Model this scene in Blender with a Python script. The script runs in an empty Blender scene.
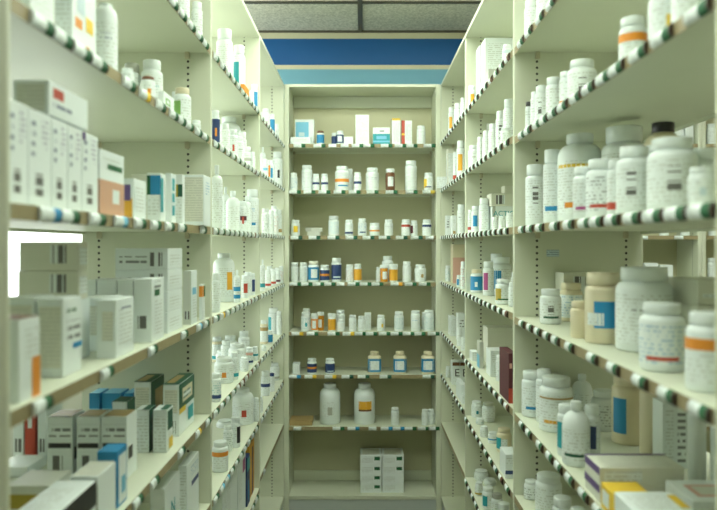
import bpy, bmesh, math, random
from math import pi, sin, cos, atan2
random.seed(7)
C = bpy.context.scene.collection
F, VX, VY = 700.0, 362.5, 246.0      # focal length in pixels, vanishing point
CZ, A = 1.38, 0.40                   # camera height, half aisle width
D0, D1, D2, D3 = 0.787, 1.854, 2.729, 3.567
DEP, BDEP = 0.34, 0.25               # shelf depths, side bays and back unit
TOPZ, CEIL, WALLY = CZ + 0.825, CZ + 1.1825, 3.86

# ------------------------------------------------------------------ materials
PAL = dict(
 white=(.77, .84, .83), offwhite=(.70, .72, .62), ivory=(.72, .66, .47), grey=(.42, .44, .38), palegrey=(.56, .59, .52),
 black=(.02, .02, .02), navy=(.02, .05, .16), blue=(.02, .25, .50), skyblue=(.18, .50, .70), teal=(.02, .33, .38),
 green=(.012, .115, .04), darkgreen=(.01, .09, .05), lime=(.20, .42, .10), orange=(.76, .28, .03), amber=(.74, .38, .03),
 yellow=(.80, .55, .04), gold=(.45, .34, .03), red=(.50, .07, .04), maroon=(.10, .02, .03), brown=(.16, .07, .03), tan=(.40, .29, .12),
 pink=(.70, .42, .34), magenta=(.38, .06, .22), purple=(.12, .07, .22), peach=(.62, .36, .24), paleblue=(.55, .68, .72))
WORD = dict(skyblue='sky blue', darkgreen='dark green', lime='light green', offwhite='off-white', paleblue='pale blue', palegrey='pale grey')
M = {}
def nt(name):
    m = bpy.data.materials.new(name); m.use_nodes = True
    return m, m.node_tree.nodes, m.node_tree.links, m.node_tree.nodes['Principled BSDF']
def plain(c, rough=.5, name=None, noise=.0, scale=30):
    k = ('p', c, rough, name)
    if k in M: return M[k]
    col = PAL[c] if isinstance(c, str) else c
    m, N, L, b = nt(name or 'plain_%s' % c)
    b.inputs['Base Color'].default_value = (*col, 1); b.inputs['Roughness'].default_value = rough
    if noise:
        t = N.new('ShaderNodeTexNoise'); t.inputs['Scale'].default_value = scale; t.inputs['Detail'].default_value = 4
        tc = N.new('ShaderNodeTexCoord'); L.new(tc.outputs['Object'], t.inputs['Vector'])
        mx = N.new('ShaderNodeMix'); mx.data_type = 'RGBA'
        mx.inputs['A'].default_value = (*[v * (1 - noise) for v in col], 1); mx.inputs['B'].default_value = (*[min(1, v * (1 + noise)) for v in col], 1)
        L.new(t.outputs['Fac'], mx.inputs['Factor']); L.new(mx.outputs['Result'], b.inputs['Base Color'])
    M[k] = m; return m
def mathn(N, L, op, a, b=None):
    n = N.new('ShaderNodeMath'); n.operation = op
    for i, v in enumerate((a, b)):
        if v is None: continue
        if isinstance(v, (int, float)): n.inputs[i].default_value = v
        else: L.new(v, n.inputs[i])
    return n.outputs[0]
def text(c='white', ink='grey', line=.007, dens=.5, rough=.45):
    """printed paper: rows of small broken dashes laid out on the UV map (metres)"""
    k = ('t', c, ink, line, dens)
    if k in M: return M[k]
    m, N, L, b = nt('print_%s_%s' % (c, ink))
    uv = N.new('ShaderNodeUVMap'); sp = N.new('ShaderNodeSeparateXYZ'); L.new(uv.outputs[0], sp.inputs[0])
    v = mathn(N, L, 'DIVIDE', sp.outputs[1], line)
    row = mathn(N, L, 'FLOOR', v); fr = mathn(N, L, 'FRACT', v)
    on = mathn(N, L, 'LESS_THAN', fr, .45)
    cb = N.new('ShaderNodeCombineXYZ')
    L.new(mathn(N, L, 'MULTIPLY', sp.outputs[0], 1.1 / line), cb.inputs[0]); L.new(mathn(N, L, 'MULTIPLY', row, 7.31), cb.inputs[1])
    nz = N.new('ShaderNodeTexNoise'); nz.inputs['Scale'].default_value = 1.0; nz.inputs['Detail'].default_value = 1.5
    L.new(cb.outputs[0], nz.inputs['Vector'])
    g = mathn(N, L, 'GREATER_THAN', nz.outputs['Fac'], 1 - dens)
    f = mathn(N, L, 'MULTIPLY', mathn(N, L, 'MULTIPLY', on, g), .5 if line < .01 else .75)
    mx = N.new('ShaderNodeMix'); mx.data_type = 'RGBA'
    mx.inputs['A'].default_value = (*PAL[c], 1); mx.inputs['B'].default_value = (*PAL[ink], 1)
    L.new(f, mx.inputs['Factor']); L.new(mx.outputs['Result'], b.inputs['Base Color']); b.inputs['Roughness'].default_value = rough
    M[k] = m; return m
def barcode(vertical=False):
    k = ('bar', vertical)
    if k in M: return M[k]
    m, N, L, b = nt('barcode'); uv = N.new('ShaderNodeUVMap'); sp = N.new('ShaderNodeSeparateXYZ'); L.new(uv.outputs[0], sp.inputs[0])
    q = mathn(N, L, 'FLOOR', mathn(N, L, 'DIVIDE', sp.outputs[1 if vertical else 0], .0022))
    w = N.new('ShaderNodeTexWhiteNoise'); w.noise_dimensions = '1D'; L.new(q, w.inputs['W'])
    f = mathn(N, L, 'GREATER_THAN', w.outputs['Value'], .42)
    mx = N.new('ShaderNodeMix'); mx.data_type = 'RGBA'; mx.inputs['A'].default_value = (*PAL['white'], 1); mx.inputs['B'].default_value = (.13, .13, .12, 1)
    L.new(f, mx.inputs['Factor']); L.new(mx.outputs['Result'], b.inputs['Base Color']); M[k] = m; return m
SHELF = (.63, .665, .53)
def panel_mat():
    """cream enamel with two columns of peg holes; UV = (metres back from the front edge, height)"""
    k = 'panel'
    if k in M: return M[k]
    m, N, L, b = nt('cream_enamel_with_peg_holes'); uv = N.new('ShaderNodeUVMap'); sp = N.new('ShaderNodeSeparateXYZ'); L.new(uv.outputs[0], sp.inputs[0])
    dz = mathn(N, L, 'MULTIPLY', mathn(N, L, 'SUBTRACT', mathn(N, L, 'FRACT', mathn(N, L, 'DIVIDE', sp.outputs[1], .0163)), .5), .0163)
    hit = None
    for c in (.06, .295):
        du = mathn(N, L, 'SUBTRACT', sp.outputs[0], c)
        r2 = mathn(N, L, 'ADD', mathn(N, L, 'MULTIPLY', du, du), mathn(N, L, 'MULTIPLY', dz, dz))
        h = mathn(N, L, 'LESS_THAN', r2, .0033 ** 2)
        hit = h if hit is None else mathn(N, L, 'MAXIMUM', hit, h)
    mx = N.new('ShaderNodeMix'); mx.data_type = 'RGBA'; mx.inputs['A'].default_value = (*SHELF, 1); mx.inputs['B'].default_value = (.02, .02, .015, 1)
    L.new(hit, mx.inputs['Factor']); L.new(mx.outputs['Result'], b.inputs['Base Color']); b.inputs['Roughness'].default_value = .45
    M[k] = m; return m
def m_shelf(): return plain(SHELF, .45, 'cream_enamel', .03, 8)
def m_lip(): return plain((.31, .26, .14), .5, 'tan_label_strip', .12, 60)
def plastic(c): return plain(c, .32, 'plastic_%s' % c)

# ------------------------------------------------------------------ mesh helpers
class MB:
    """collects faces with materials and UVs in metres, builds ONE mesh"""
    def __init__(s): s.v = []; s.f = []; s.m = []; s.uv = []; s.mats = []; s.sm = []
    def mi(s, m):
        if m not in s.mats: s.mats.append(m)
        return s.mats.index(m)
    def face(s, pts, m, uv=None, smooth=False):
        n = len(s.v); s.v += [tuple(p) for p in pts]; s.f.append(tuple(range(n, n + len(pts)))); s.m.append(s.mi(m)); s.sm.append(smooth)
        s.uv.append(uv or [(p[0] + p[1], p[2]) for p in pts])
    def box(s, a, b, m, mats={}):
        (x0, y0, z0), (x1, y1, z1) = a, b
        Fc = {'-y': ([(x0, y0, z0), (x1, y0, z0), (x1, y0, z1), (x0, y0, z1)], lambda p: (p[0], p[2])),
              '+y': ([(x1, y1, z0), (x0, y1, z0), (x0, y1, z1), (x1, y1, z1)], lambda p: (p[0], p[2])),
              '-x': ([(x0, y1, z0), (x0, y0, z0), (x0, y0, z1), (x0, y1, z1)], lambda p: (-p[1], p[2])),
              '+x': ([(x1, y0, z0), (x1, y1, z0), (x1, y1, z1), (x1, y0, z1)], lambda p: (p[1], p[2])),
              '+z': ([(x0, y0, z1), (x1, y0, z1), (x1, y1, z1), (x0, y1, z1)], lambda p: (p[0], p[1])),
              '-z': ([(x0, y1, z0), (x1, y1, z0), (x1, y0, z0), (x0, y0, z0)], lambda p: (p[0], p[1]))}
        for k, (pts, fn) in Fc.items(): s.face(pts, mats.get(k, m), [fn(p) for p in pts])
    def lathe(s, prof, m, n=28, rib=0, sq=0, smooth=True, mfun=None):
        """prof = [(r, z), ...] from bottom to top"""
        def ring(r, z):
            out = []
            for i in range(n):
                t = 2 * pi * i / n; rr = r * (1 - rib * (i % 2))
                if sq:
                    p = 5; rr *= .93 / ((abs(cos(t)) ** p + abs(sin(t)) ** p) ** (1 / p))
                out.append((rr * cos(t), rr * sin(t), z))
            return out
        rings = [ring(r, z) for r, z in prof]
        for j in range(len(rings) - 1):
            for i in range(n):
                k = (i + 1) % n; a, b, c, d = rings[j][i], rings[j][k], rings[j + 1][k], rings[j + 1][i]
                s.face([a, b, c, d], mfun(j) if mfun else m, [(prof[j][0] * 2 * pi * i / n, a[2]), (prof[j][0] * 2 * pi * (i + 1) / n, b[2]), (prof[j][0] * 2 * pi * (i + 1) / n, c[2]), (prof[j][0] * 2 * pi * i / n, d[2])], smooth)
        s.face(rings[0][::-1], mfun(0) if mfun else m); s.face(rings[-1], mfun(len(rings) - 2) if mfun else m)
    def arc(s, r, t0, t1, z0, z1, m, sq=0, n=None):
        n = n or max(3, int(abs(t1 - t0) / .2))
        def P(t, z):
            rr = r
            if sq:
                p = 5; rr = r * .93 / ((abs(cos(t)) ** p + abs(sin(t)) ** p) ** (1 / p))
            return (rr * cos(t), rr * sin(t), z)
        for i in range(n):
            a, b = t0 + (t1 - t0) * i / n, t0 + (t1 - t0) * (i + 1) / n
            s.face([P(a, z0), P(b, z0), P(b, z1), P(a, z1)], m, [(r * a, z0), (r * b, z0), (r * b, z1), (r * a, z1)], True)
    def mesh(s, name, bevel=0):
        me = bpy.data.meshes.new(name); me.from_pydata(s.v, [], s.f)
        for m in s.mats: me.materials.append(m)
        ul = me.uv_layers.new(name='UVMap'); li = 0
        for pi_, p in enumerate(me.polygons):
            p.material_index = s.m[pi_]; p.use_smooth = s.sm[pi_]
            for q in s.uv[pi_]: ul.data[li].uv = q; li += 1
        bm = bmesh.new(); bm.from_mesh(me)
        bmesh.ops.remove_doubles(bm, verts=bm.verts, dist=2e-5)
        if bevel:
            bmesh.ops.bevel(bm, geom=[e for e in bm.edges if len(e.link_faces) == 2 and e.calc_face_angle(0) > 1], offset=bevel, segments=2, affect='EDGES', profile=.5, clamp_overlap=True)
        bm.to_mesh(me); bm.free(); return me
def link(name, me, parent=None, loc=(0, 0, 0), rz=0):
    o = bpy.data.objects.new(name, me); C.objects.link(o); o.location = loc; o.rotation_euler = (0, 0, rz)
    if parent: o.parent = parent
    return o
def empty(name, loc=(0, 0, 0), rz=0):
    o = link(name, None, None, loc, rz); o.empty_display_size = .02; return o
def structure(name, mb):
    o = link(name, mb.mesh(name)); o['kind'] = 'structure'; return o
def tag(o, label, cat, group=None):
    o['label'] = label; o['category'] = cat
    if group: o['group'] = group

# ------------------------------------------------------------------ the room
XL, XR, YF = -1.35, 3.3, -1.6
mb = MB(); mb.box((XL, YF, -.1), (XR, WALLY, 0), plain((.12, .12, .10), .35, 'vinyl_floor', .15, 3)); structure('floor', mb)
def tile_mat():
    m, N, L, b = nt('mineral_fibre_tile'); tc = N.new('ShaderNodeTexCoord')
    t = N.new('ShaderNodeTexNoise'); t.inputs['Scale'].default_value = 90; t.inputs['Detail'].default_value = 6; L.new(tc.outputs['Object'], t.inputs['Vector'])
    r = N.new('ShaderNodeValToRGB'); r.color_ramp.elements[0].position = .36; r.color_ramp.elements[1].position = .6
    r.color_ramp.elements[0].color = (.40, .40, .34, 1); r.color_ramp.elements[1].color = (.62, .61, .53, 1)
    L.new(t.outputs['Fac'], r.inputs[0]); L.new(r.outputs[0], b.inputs['Base Color']); b.inputs['Roughness'].default_value = .9
    return m
mb = MB(); mb.box((XL, YF, CEIL), (XR, WALLY, CEIL + .1), tile_mat()); structure('ceiling', mb)
mg = plain((.085, .075, .055), .5, 'dark_ceiling_grid'); mb = MB()
GY = [3.392 - .61 * i for i in range(9)]; GX = [-1.232, -.012, 1.208, 2.428]
for y in GY: mb.box((XL, y - .012, CEIL - .006), (XR, y + .012, CEIL), mg)
for x in GX: mb.box((x - .012, YF, CEIL - .0065), (x + .012, WALLY, CEIL), mg)
mb.box((XL, WALLY - .022, CEIL - .007), (XR, WALLY, CEIL), mg)
structure('trim_1', mb)
cream = plain((.70, .66, .48), .6, 'cream_wall_paint', .03, 6)
mb = MB(); w0 = WALLY
def band(z0, z1, m): mb.box((XL, w0, z0), (XR, w0 + .1, z1), m)
hz = lambda y: CZ + (VY - y) * WALLY / F
band(0, hz(110), cream); band(hz(110), hz(69.3), plain((.18, .43, .57), .55, 'light_blue_wall_stripe', .03, 5)); band(hz(69.3), hz(65), cream)
band(hz(65), hz(38.7), plain((.0, .10, .33), .5, 'royal_blue_wall_stripe', .04, 5)); band(hz(38.7), CEIL, cream); structure('wall_back', mb)
lw = plain((.82, .84, .82), .6, 'white_wall_paint', .02, 4)
mb = MB(); mb.box((XL - .1, YF, 0), (XL, WALLY, CEIL), lw); structure('wall_left', mb)
wy0, wy1, wz0, wz1 = 1.9, 3.72, .95, 2.15
fr = MB(); mfr = plain('white', .4)
for a_, b_ in (((wy0 - .05, wz0 - .05), (wy1 + .05, wz0)), ((wy0 - .05, wz1), (wy1 + .05, wz1 + .05)), ((wy0 - .05, wz0), (wy0, wz1)), ((wy1, wz0), (wy1 + .05, wz1))):
    fr.box((XL + .0005, a_[0], a_[1]), (XL + .03, b_[0], b_[1]), mfr)
wf = structure('window_1', fr)
pm_, N_, L_, b_ = nt('daylit_frosted_pane'); b_.inputs['Base Color'].default_value = (.8, .85, .85, 1); b_.inputs['Emission Color'].default_value = (.95, 1, .97, 1); b_.inputs['Emission Strength'].default_value = 2.2
pn = MB(); pn.box((XL + .001, wy0, wz0), (XL + .008, wy1, wz1), pm_); link('pane', pn.mesh('pane'), wf)
mb = MB(); mb.box((XR, YF, 0), (XR + .1, WALLY, CEIL), cream); structure('wall_right', mb)
mb = MB(); mb.box((XL, YF - .1, 0), (XR, YF, CEIL), cream); structure('wall_front', mb)

# fluorescent ceiling lights sitting in the ceiling grid
def emis(c, s):
    m, N, L, b = nt('fluorescent_diffuser'); b.inputs['Emission Color'].default_value = (*c, 1); b.inputs['Emission Strength'].default_value = s
    b.inputs['Base Color'].default_value = (.8, .8, .8, 1); return m
em = emis((.93, 1.0, .87), 7.6)
mf = plain((.75, .75, .72), .4, 'white_lamp_frame')
def ceiling_light(i, j, label):
    x0, x1, y1, y0 = GX[i] + .012, GX[i + 1] - .012, GY[j] - .012, GY[j + 1] + .012
    r = empty('ceiling_light', ((x0 + x1) / 2, (y0 + y1) / 2, CEIL)); tag(r, label, 'ceiling light', 'fluorescent ceiling lights')
    w, d = (x1 - x0) / 2, (y1 - y0) / 2
    a = MB(); t = .03
    a.box((-w, -d, -.012), (w, -d + t, 0), mf); a.box((-w, d - t, -.012), (w, d, 0), mf); a.box((-w, -d + t, -.012), (-w + t, d - t, 0), mf); a.box((w - t, -d + t, -.012), (w, d - t, 0), mf)
    link('frame', a.mesh('lamp_frame'), r)
    a = MB(); a.box((-w + t, -d + t, -.007), (w - t, d - t, -.001), em); link('diffuser', a.mesh('lamp_diffuser'), r)
for i, j, l in ((0, 1, 'fluorescent ceiling panel over the middle left bay, outside the picture'), (1, 1, 'fluorescent ceiling panel over the middle right bay, outside the picture'),
                (0, 4, 'fluorescent ceiling panel above the near left bay, outside the picture'), (1, 3, 'fluorescent ceiling panel above the near right bay, outside the picture'), (2, 2, 'fluorescent ceiling panel over the next aisle to the right')):
    ceiling_light(i, j, l)

# ------------------------------------------------------------------ shelving
HL = [.512, .276, .040, -.198, -.453, -.687]
SH = {'L1': HL + [-.95], 'L2': HL + [-.95], 'L3': [.506, .285, .043, -.199, -.452, -.687, -.913],
      'B': [.511, .275, .043, -.194, -.447, -.666, -.930],
      'R1': [.512, .278, .041, -.195, -.449, -.665, -.908], 'R2': [.515, .284, .041, -.188, -.444, -.668, -.908], 'R3': [.518, .280, .042, -.187, -.440, -.655, -.903]}
BAY = {'L1': (-1, D0, D1), 'L2': (-1, D1, D2), 'L3': (-1, D2, D3), 'R1': (1, D0, D1), 'R2': (1, D1, D2), 'R3': (1, D2, D3)}
BASEZ = CZ - 1.273
LIPH = .019
UN = {'L1': 'near left bay', 'L2': 'middle left bay', 'L3': 'far left bay', 'R1': 'near right bay', 'R2': 'middle right bay', 'R3': 'far right bay', 'B': 'back unit', 'S': 'next-aisle unit'}
def ticket_mesh(ln, dot, dark):
    """a paper ticket curled round the label strip: white field, coloured dot end, dark sliver. local: x along, -y out"""
    mb = MB(); n = 6
    parts = [(0, ln, text('white', 'grey', .006, .42))] + ([(ln, ln + min(.020, ln * .55), plain(dot, .65))] if dot else []) + ([(ln + min(.020, ln * .55), ln + min(.020, ln * .55) + .0045, plain((.05, .032, .018), .6, 'dark_brown_sliver'))] if dark else [])  # last piece: narrow dark brown sliver past the dot end
    tot = parts[-1][1]
    def P(u, k, o=0):
        t = -pi / 2 + pi * k / n; return (u - tot / 2, -(.0015 + .0055 * cos(t)) + o, .0092 * sin(t))
    for u0, u1, m in parts:
        for k in range(n): mb.face([P(u0, k), P(u1, k), P(u1, k + 1), P(u0, k + 1)], m, [(u0, .004 * k), (u1, .004 * k), (u1, .004 * k + .004), (u0, .004 * k + .004)], True)
    for u in (0, tot):
        pts = [P(u, k) for k in range(n + 1)]; mb.face(pts if u else pts[::-1], parts[-1 if u else 0][2])
    return mb.mesh('shelf_label')
TM = {}
def ticket(shelf, pos, rz, ln=.042, dot='green', dark=True):
    k = (ln, dot, dark)
    if k not in TM: TM[k] = ticket_mesh(*k)
    link('shelf_label', TM[k], shelf, pos, rz)

def unit(key, x0, x1, dep, shelves, tk, skin=.008, label='', rz=0, loc=(0, 0, 0), back=False, detail=True, wire=False):
    """local frame: x along the front, y = 0 at the front face going back, z up from the floor"""
    r = empty('shelving_unit', loc, rz); tag(r, label, 'shelving unit', 'cream steel shelving units')
    w = x1 - x0
    for xa, xb in ((0, skin), (w - skin, w)):
        m = MB(); pm = panel_mat()
        m.box((xa, 0, 0), (xb, dep, TOPZ - CZ + CZ), m_shelf())
        me = None
        for fi, f in enumerate(m.f):               # the two broad faces carry the peg holes
            pts = [m.v[i] for i in f]
            if max(p[0] for p in pts) - min(p[0] for p in pts) < 1e-6: m.m[fi] = m.mi(pm); m.uv[fi] = [(p[1], p[2]) for p in pts]
        link('upright', m.mesh('upright', .0015 if skin < .02 else .003), r)
    m = MB(); m.box((skin, .0, TOPZ - .014), (w - skin, dep, TOPZ), m_shelf()); link('top_panel', m.mesh('top_panel'), r)
    m = MB(); m.box((skin, .0, BASEZ - .02), (w - skin, dep, BASEZ), m_shelf()); link('base_shelf', m.mesh('base_shelf', .002), r)
    m = MB(); m.box((skin, .004, 0), (w - skin, .016, BASEZ - .0205), plain((.50, .55, .52), .5, 'pale_kick_plate')); link('kick_plate', m.mesh('kick_plate'), r)
    if back:
        m = MB(); m.box((skin, dep - .008, BASEZ), (w - skin, dep, TOPZ - .014), plain((.53, .525, .345), .55, 'tan_back_panel', .04, 5)); link('back_panel', m.mesh('back_panel'), r)
        for z0, z1 in ((BASEZ + .0005, BASEZ + .055), (TOPZ - .014 - .062, TOPZ - .0145)):
            m = MB(); m.box((skin + .0005, dep - .02, z0), (w - skin - .0005, dep - .0085, z1), m_shelf()); link('stiffener', m.mesh('stiffener', .002), r)
    for si, h in enumerate(shelves):
        zc = CZ + h; zt = zc + LIPH / 2
        m = MB(); d1 = dep - (.009 if back else .004)
        m.box((skin + .001, .004, zt - .012), (w - skin - .001, d1, zt), m_shelf())
        m.box((skin + .001, 0, zc - LIPH / 2), (w - skin - .001, .004, zt), m_shelf(), {'-y': m_lip()})
        m.box((skin + .001, d1 - .004, zc - LIPH / 2), (w - skin - .001, d1, zt - .012), m_shelf())
        s = link('shelf', m.mesh('shelf'), r)
        if detail:
            for xx in (skin + .0012, w - skin - .0132):
                for yy in (.054, dep - .055):
                    c = MB(); c.box((xx, yy, zt - .03), (xx + .012, yy + .012, zt - .0122), plain((.50, .47, .33), .5, 'clip_enamel')); link('shelf_clip', c.mesh('shelf_clip', .002), s)
        for (u, ln, dot, dark) in tk.get(si, []):
            if key in ('L1', 'R1') and si > 2: ln = .028
            ticket(s, (u, .0, zc), 0, ln, dot, dark)
    return r

def dense(w, pitch, t0=.03, t1=None, ln=.032, alt=('green', 'green', 'green', 'darkgreen', 'green', 'brown')):
    out = []; u = t0
    while u < (t1 or w - .04):
        out.append((u + .015, ln, random.choice(alt), True)); u += pitch * random.uniform(.92, 1.1)
    return out
def from_px(s, dn, df, pxs, ln=.036, dot='green'):
    """photo columns -> distance along a side bay"""
    out = []
    for p in pxs:
        c = dot
        if isinstance(p, tuple): p, c = p
        d = A * F / abs(p - VX)
        u = (d - dn) if s < 0 else (df - d)
        if .04 < u < df - dn - .035: out.append((u, ln, c, True))
    return out
TK = {
 'L1': {0: from_px(-1, D0, D1, [150, 161, 172, 181, 190, 198, 204]), 1: from_px(-1, D0, D1, [20, 40, 60, 80, 97, (127, 'green'), (143, 'yellow'), 159, 172, 180, 188, 197, 204]),
        2: from_px(-1, D0, D1, [22, (48, 'blue'), 67, 95, (119, 'skyblue'), 138, 154, 168, 181, 202]), 3: from_px(-1, D0, D1, [40, 105, 151, 183, (198, 'skyblue'), 205]),
        4: from_px(-1, D0, D1, [120, 136, 153, 180, (197, 'yellow'), 207]), 5: from_px(-1, D0, D1, [175, 190, 204])},
 'R1': {0: from_px(1, D0, D1, [522, 530, 541, 552, 566]), 1: from_px(1, D0, D1, [523, 529, 538, 545, 554, 564, 577, 590, 605, 618, 640, 664, 700]),
        2: from_px(1, D0, D1, [523, 531, 541, 556, 570, 586, 598, 614, 634, 655, 678, 703]), 3: from_px(1, D0, D1, [523, 531, 539, 548, 557, 571, 594, 615, 642, 669, 702]),
        4: from_px(1, D0, D1, [523, 530, 541, 551, 560, 571, 585, 600, 620]), 5: from_px(1, D0, D1, [530, 545, 560])}}
for k in ('L2', 'L3', 'R2', 'R3'):
    s, dn, df = BAY[k]; w = df - dn; TK[k] = {}
    for si in range(7):
        if k in ('L3', 'R3') and si == 6: TK[k][si] = [(.1, .034, None, False)] if k == 'L3' else []; continue
        TK[k][si] = dense(w, .082)
    if k == 'L2': TK[k][5][1:3] = [(TK[k][5][1][0], .034, 'skyblue', True), (TK[k][5][2][0], .034, 'skyblue', True)]; TK[k][3][1] = (TK[k][3][1][0], .034, 'yellow', True)
LAB = {'L1': 'cream steel shelving bay nearest the viewer on the left of the aisle', 'L2': 'cream steel shelving bay in the middle of the left row',
       'L3': 'cream steel shelving bay at the far end of the left row, lowest shelves empty', 'R1': 'cream steel shelving bay nearest the viewer on the right of the aisle',
       'R2': 'cream steel shelving bay in the middle of the right row', 'R3': 'cream steel shelving bay at the far end of the right row, lowest shelves empty'}
UO = {}
for k, (s, dn, df) in BAY.items():
    g = .0005
    # left bays: local x -> +Y, local y -> -X (rz = +90);  right bays: local x -> -Y, local y -> +X (rz = -90)
    if s < 0: UO[k] = unit(k, dn, df - g, DEP, SH[k], TK[k], label=LAB[k], rz=pi / 2, loc=(-A, dn, 0))
    else: UO[k] = unit(k, dn, df - g, DEP, SH[k], TK[k], label=LAB[k], rz=-pi / 2, loc=(A, df - g, 0))
def bk(row, col):
    out = []
    for p in row:
        dt = col
        if isinstance(p, tuple): p, dt = p
        out.append(((p - VX + 2.5) * D3 / F + A, .040, dt, False))
    return out
TK['B'] = {0: bk([297, 317, (330, None), (342, None), 355, 366, 384, 398, 409, 427], 'green'), 1: bk([292.5, 307, 322, 337, 352, 370, 389, 409, (426, 'gold')], 'green'),
           2: bk([294, 312, 331, 349, 366, 382, 399, 414, (427, None)], 'darkgreen'), 3: bk([293, 304, 316, 327, (338, None), 351, 363, 375, (394, 'amber'), 408, 422], 'green'),
           4: bk([(295, 'yellow'), 310, 331, (346, 'yellow'), 358, 369, 382, 394, 406, 417, 431], 'green'), 5: bk([(292.5, 'blue'), (308, 'yellow'), (328, 'yellow'), 345, 361, 383, 426], 'darkgreen'),
           6: bk([(295, None), 336, (351, 'blue'), (370, None), (384, 'blue'), (396, 'blue'), 408, 421, 431], 'green')}
UO['B'] = unit('B', -A, A, BDEP, SH['B'], TK['B'], skin=.025, label='cream shelving unit with a tan back facing the viewer at the end of the aisle', loc=(-A, D3, 0), back=True)
TS = {i: [(u, .045, None, False) for u in (.12, .31, .5, .68)] for i in range(7)}
unit('S', .935, 1.735, BDEP, SH['B'], TS, skin=.02, label='cream shelving unit seen through the near right bay, left of its pair', loc=(.93, D3, 0), back=True, detail=False)
unit('S', 1.735, 2.535, BDEP, SH['B'], TS, skin=.02, label='cream shelving unit seen through the near right bay at the picture edge', loc=(1.7305, D3, 0), back=True, detail=False)

# ------------------------------------------------------------------ goods: builders
PROF = {  # cap radius, cap height (of h), shoulder height (of w), neck radius
 'bottle': (.88, .18, .14, .80), 'jar': (.82, .17, .16, .76), 'big': (.60, .11, .34, .55), 'tall': (.90, .15, .06, .84), 'syrup': (.40, .15, .55, .30),
 'vial': (1.06, .20, .02, .98), 'squat': (.95, .25, .08, .9), 'square': (.62, .17, .16, .56), 'oval': (.42, .10, .6, .36), 'lotion': (.60, .03, .55, .56)}
KIND = {'bottle': 'pill_bottle', 'jar': 'pill_jar', 'big': 'stock_jar', 'tall': 'tall_bottle', 'syrup': 'syrup_bottle', 'vial': 'prescription_vial', 'squat': 'squat_jar', 'square': 'square_jar', 'oval': 'lotion_bottle', 'lotion': 'lotion_bottle'}
def bottle(style, w, h, face, design='text', body='white', cap='white', n=28):
    """Empty > body, cap, label; returns the Empty at the origin"""
    rc, ch, sh, rn = PROF[style]; R = w / 2; capz = h * (1 - ch); sh = min(sh * w, capz * .45); zs = capz - sh - .012 * h
    sq = 1 if style == 'square' else 0
    r = empty(KIND[style])
    m = MB(); b = min(.004, R * .2)
    prof = [(R * .9, 0), (R - b * .3, b * .35), (R, b)] + [(R, zs)]
    for k in range(1, 6):
        t = k / 5 * pi / 2; prof.append((R * rn + (R - R * rn) * cos(t), zs + sh * sin(t)))
    prof += [(R * rn, capz + .3 * ch * h)]
    m.lathe(prof, plastic(body) if body != 'amber' else amber(), n, sq=sq); link('body', m.mesh('body'), r)
    m = MB(); Rc = R * rc; hc = h * ch; e = min(.002, hc * .2)
    m.lathe([(Rc * .97, capz + .001), (Rc, capz + .001 + e * .4), (Rc, h - e), (Rc - e * .4, h - e * .3), (Rc - e, h)], plastic(cap), max(n, 28), rib=.02); link('cap', m.mesh('cap'), r)
    if design and design != 'plain':
        m = MB(); z0, z1 = .10 * h, zs * .96; q = R + .0004; H = z1 - z0
        if style in ('vial', 'tall'): z0, z1 = .08 * h, zs * .9; H = z1 - z0
        wd = 1.9
        for oi, op in enumerate(design.split('+')):
            q = R + .0003 + .0002 * oi
            k, _, c = op.partition(':')
            if k == 'text': m.arc(q, face - wd, face + wd, z0, z1, text('white', c or 'grey', .0065), sq)
            elif k == 'full': m.arc(q, face - wd, face + wd, z0, z1, plain(c, .4), sq)
            elif k == 'band': m.arc(q, face - wd, face + wd, z0 + .42 * H, z0 + .64 * H, plain(c, .4), sq)
            elif k == 'low': m.arc(q, face - wd, face + wd, z0 + .04 * H, z0 + .24 * H, plain(c, .4), sq)
            elif k == 'stripe': m.arc(q, face - .75, face + .75, z0 + .12 * H, z0 + .22 * H, plain(c, .4), sq)
            elif k == 'high': m.arc(q, face - wd, face + wd, z0 + .72 * H, z0 + .96 * H, plain(c, .4), sq)
            elif k == 'patch': m.arc(q, face - .55, face + .5, z0 + .2 * H, z0 + .85 * H, plain(c, .4), sq)
            elif k == 'sidel': m.arc(q, face - 1.2, face - .25, z0 + .1 * H, z0 + .9 * H, plain(c, .4), sq)
            elif k == 'sider': m.arc(q, face + .2, face + 1.2, z0 + .1 * H, z0 + .95 * H, plain(c, .4), sq)
            elif k == 'panel': m.arc(q, face - .6, face + .6, z0 + .15 * H, z0 + .85 * H, text(c or 'white', 'grey', .006), sq)
            elif k == 'spot': m.arc(q, face - .1, face + .35, z0 + .25 * H, z0 + .6 * H, plain(c, .4), sq)
            elif k == 'name': m.arc(q, face - .5, face + .6, z0 + .62 * H, z0 + .76 * H, text('white', c or 'black', .009, .6), sq)
            elif k == 'line': m.arc(q, face - 1.2, face + 1.2, z0 + .88 * H, z0 + .94 * H, plain(c, .4), sq)
            elif k == 'strip': m.arc(q, face + .3, face + .85, z0 + .25 * H, z0 + .85 * H, plain(c, .4), sq)
            elif k == 'foot': m.arc(q, face - .65, face + .65, z0 + .42 * H, z0 + .5 * H, plain(c, .4), sq)
            elif k == 'mid': m.arc(q, face - .65, face + .65, z0 + .48 * H, z0 + .86 * H, plain(c, .4), sq)
            elif k == 'wrap': m.arc(q, face - .5, face + wd, z0 + .2 * H, z0 + .82 * H, plain(c, .4), sq)
            elif k == 'block': m.arc(q, face - .95, face + .05, z0 + .26 * H, z0 + .55 * H, text('white', 'grey', .0065), sq)
            elif k == 'bar': m.arc(q, face - .3, face + .25, z0 + .3 * H, z0 + .85 * H, barcode(True), sq)
        link('label', m.mesh('label'), r)
    return r
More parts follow.
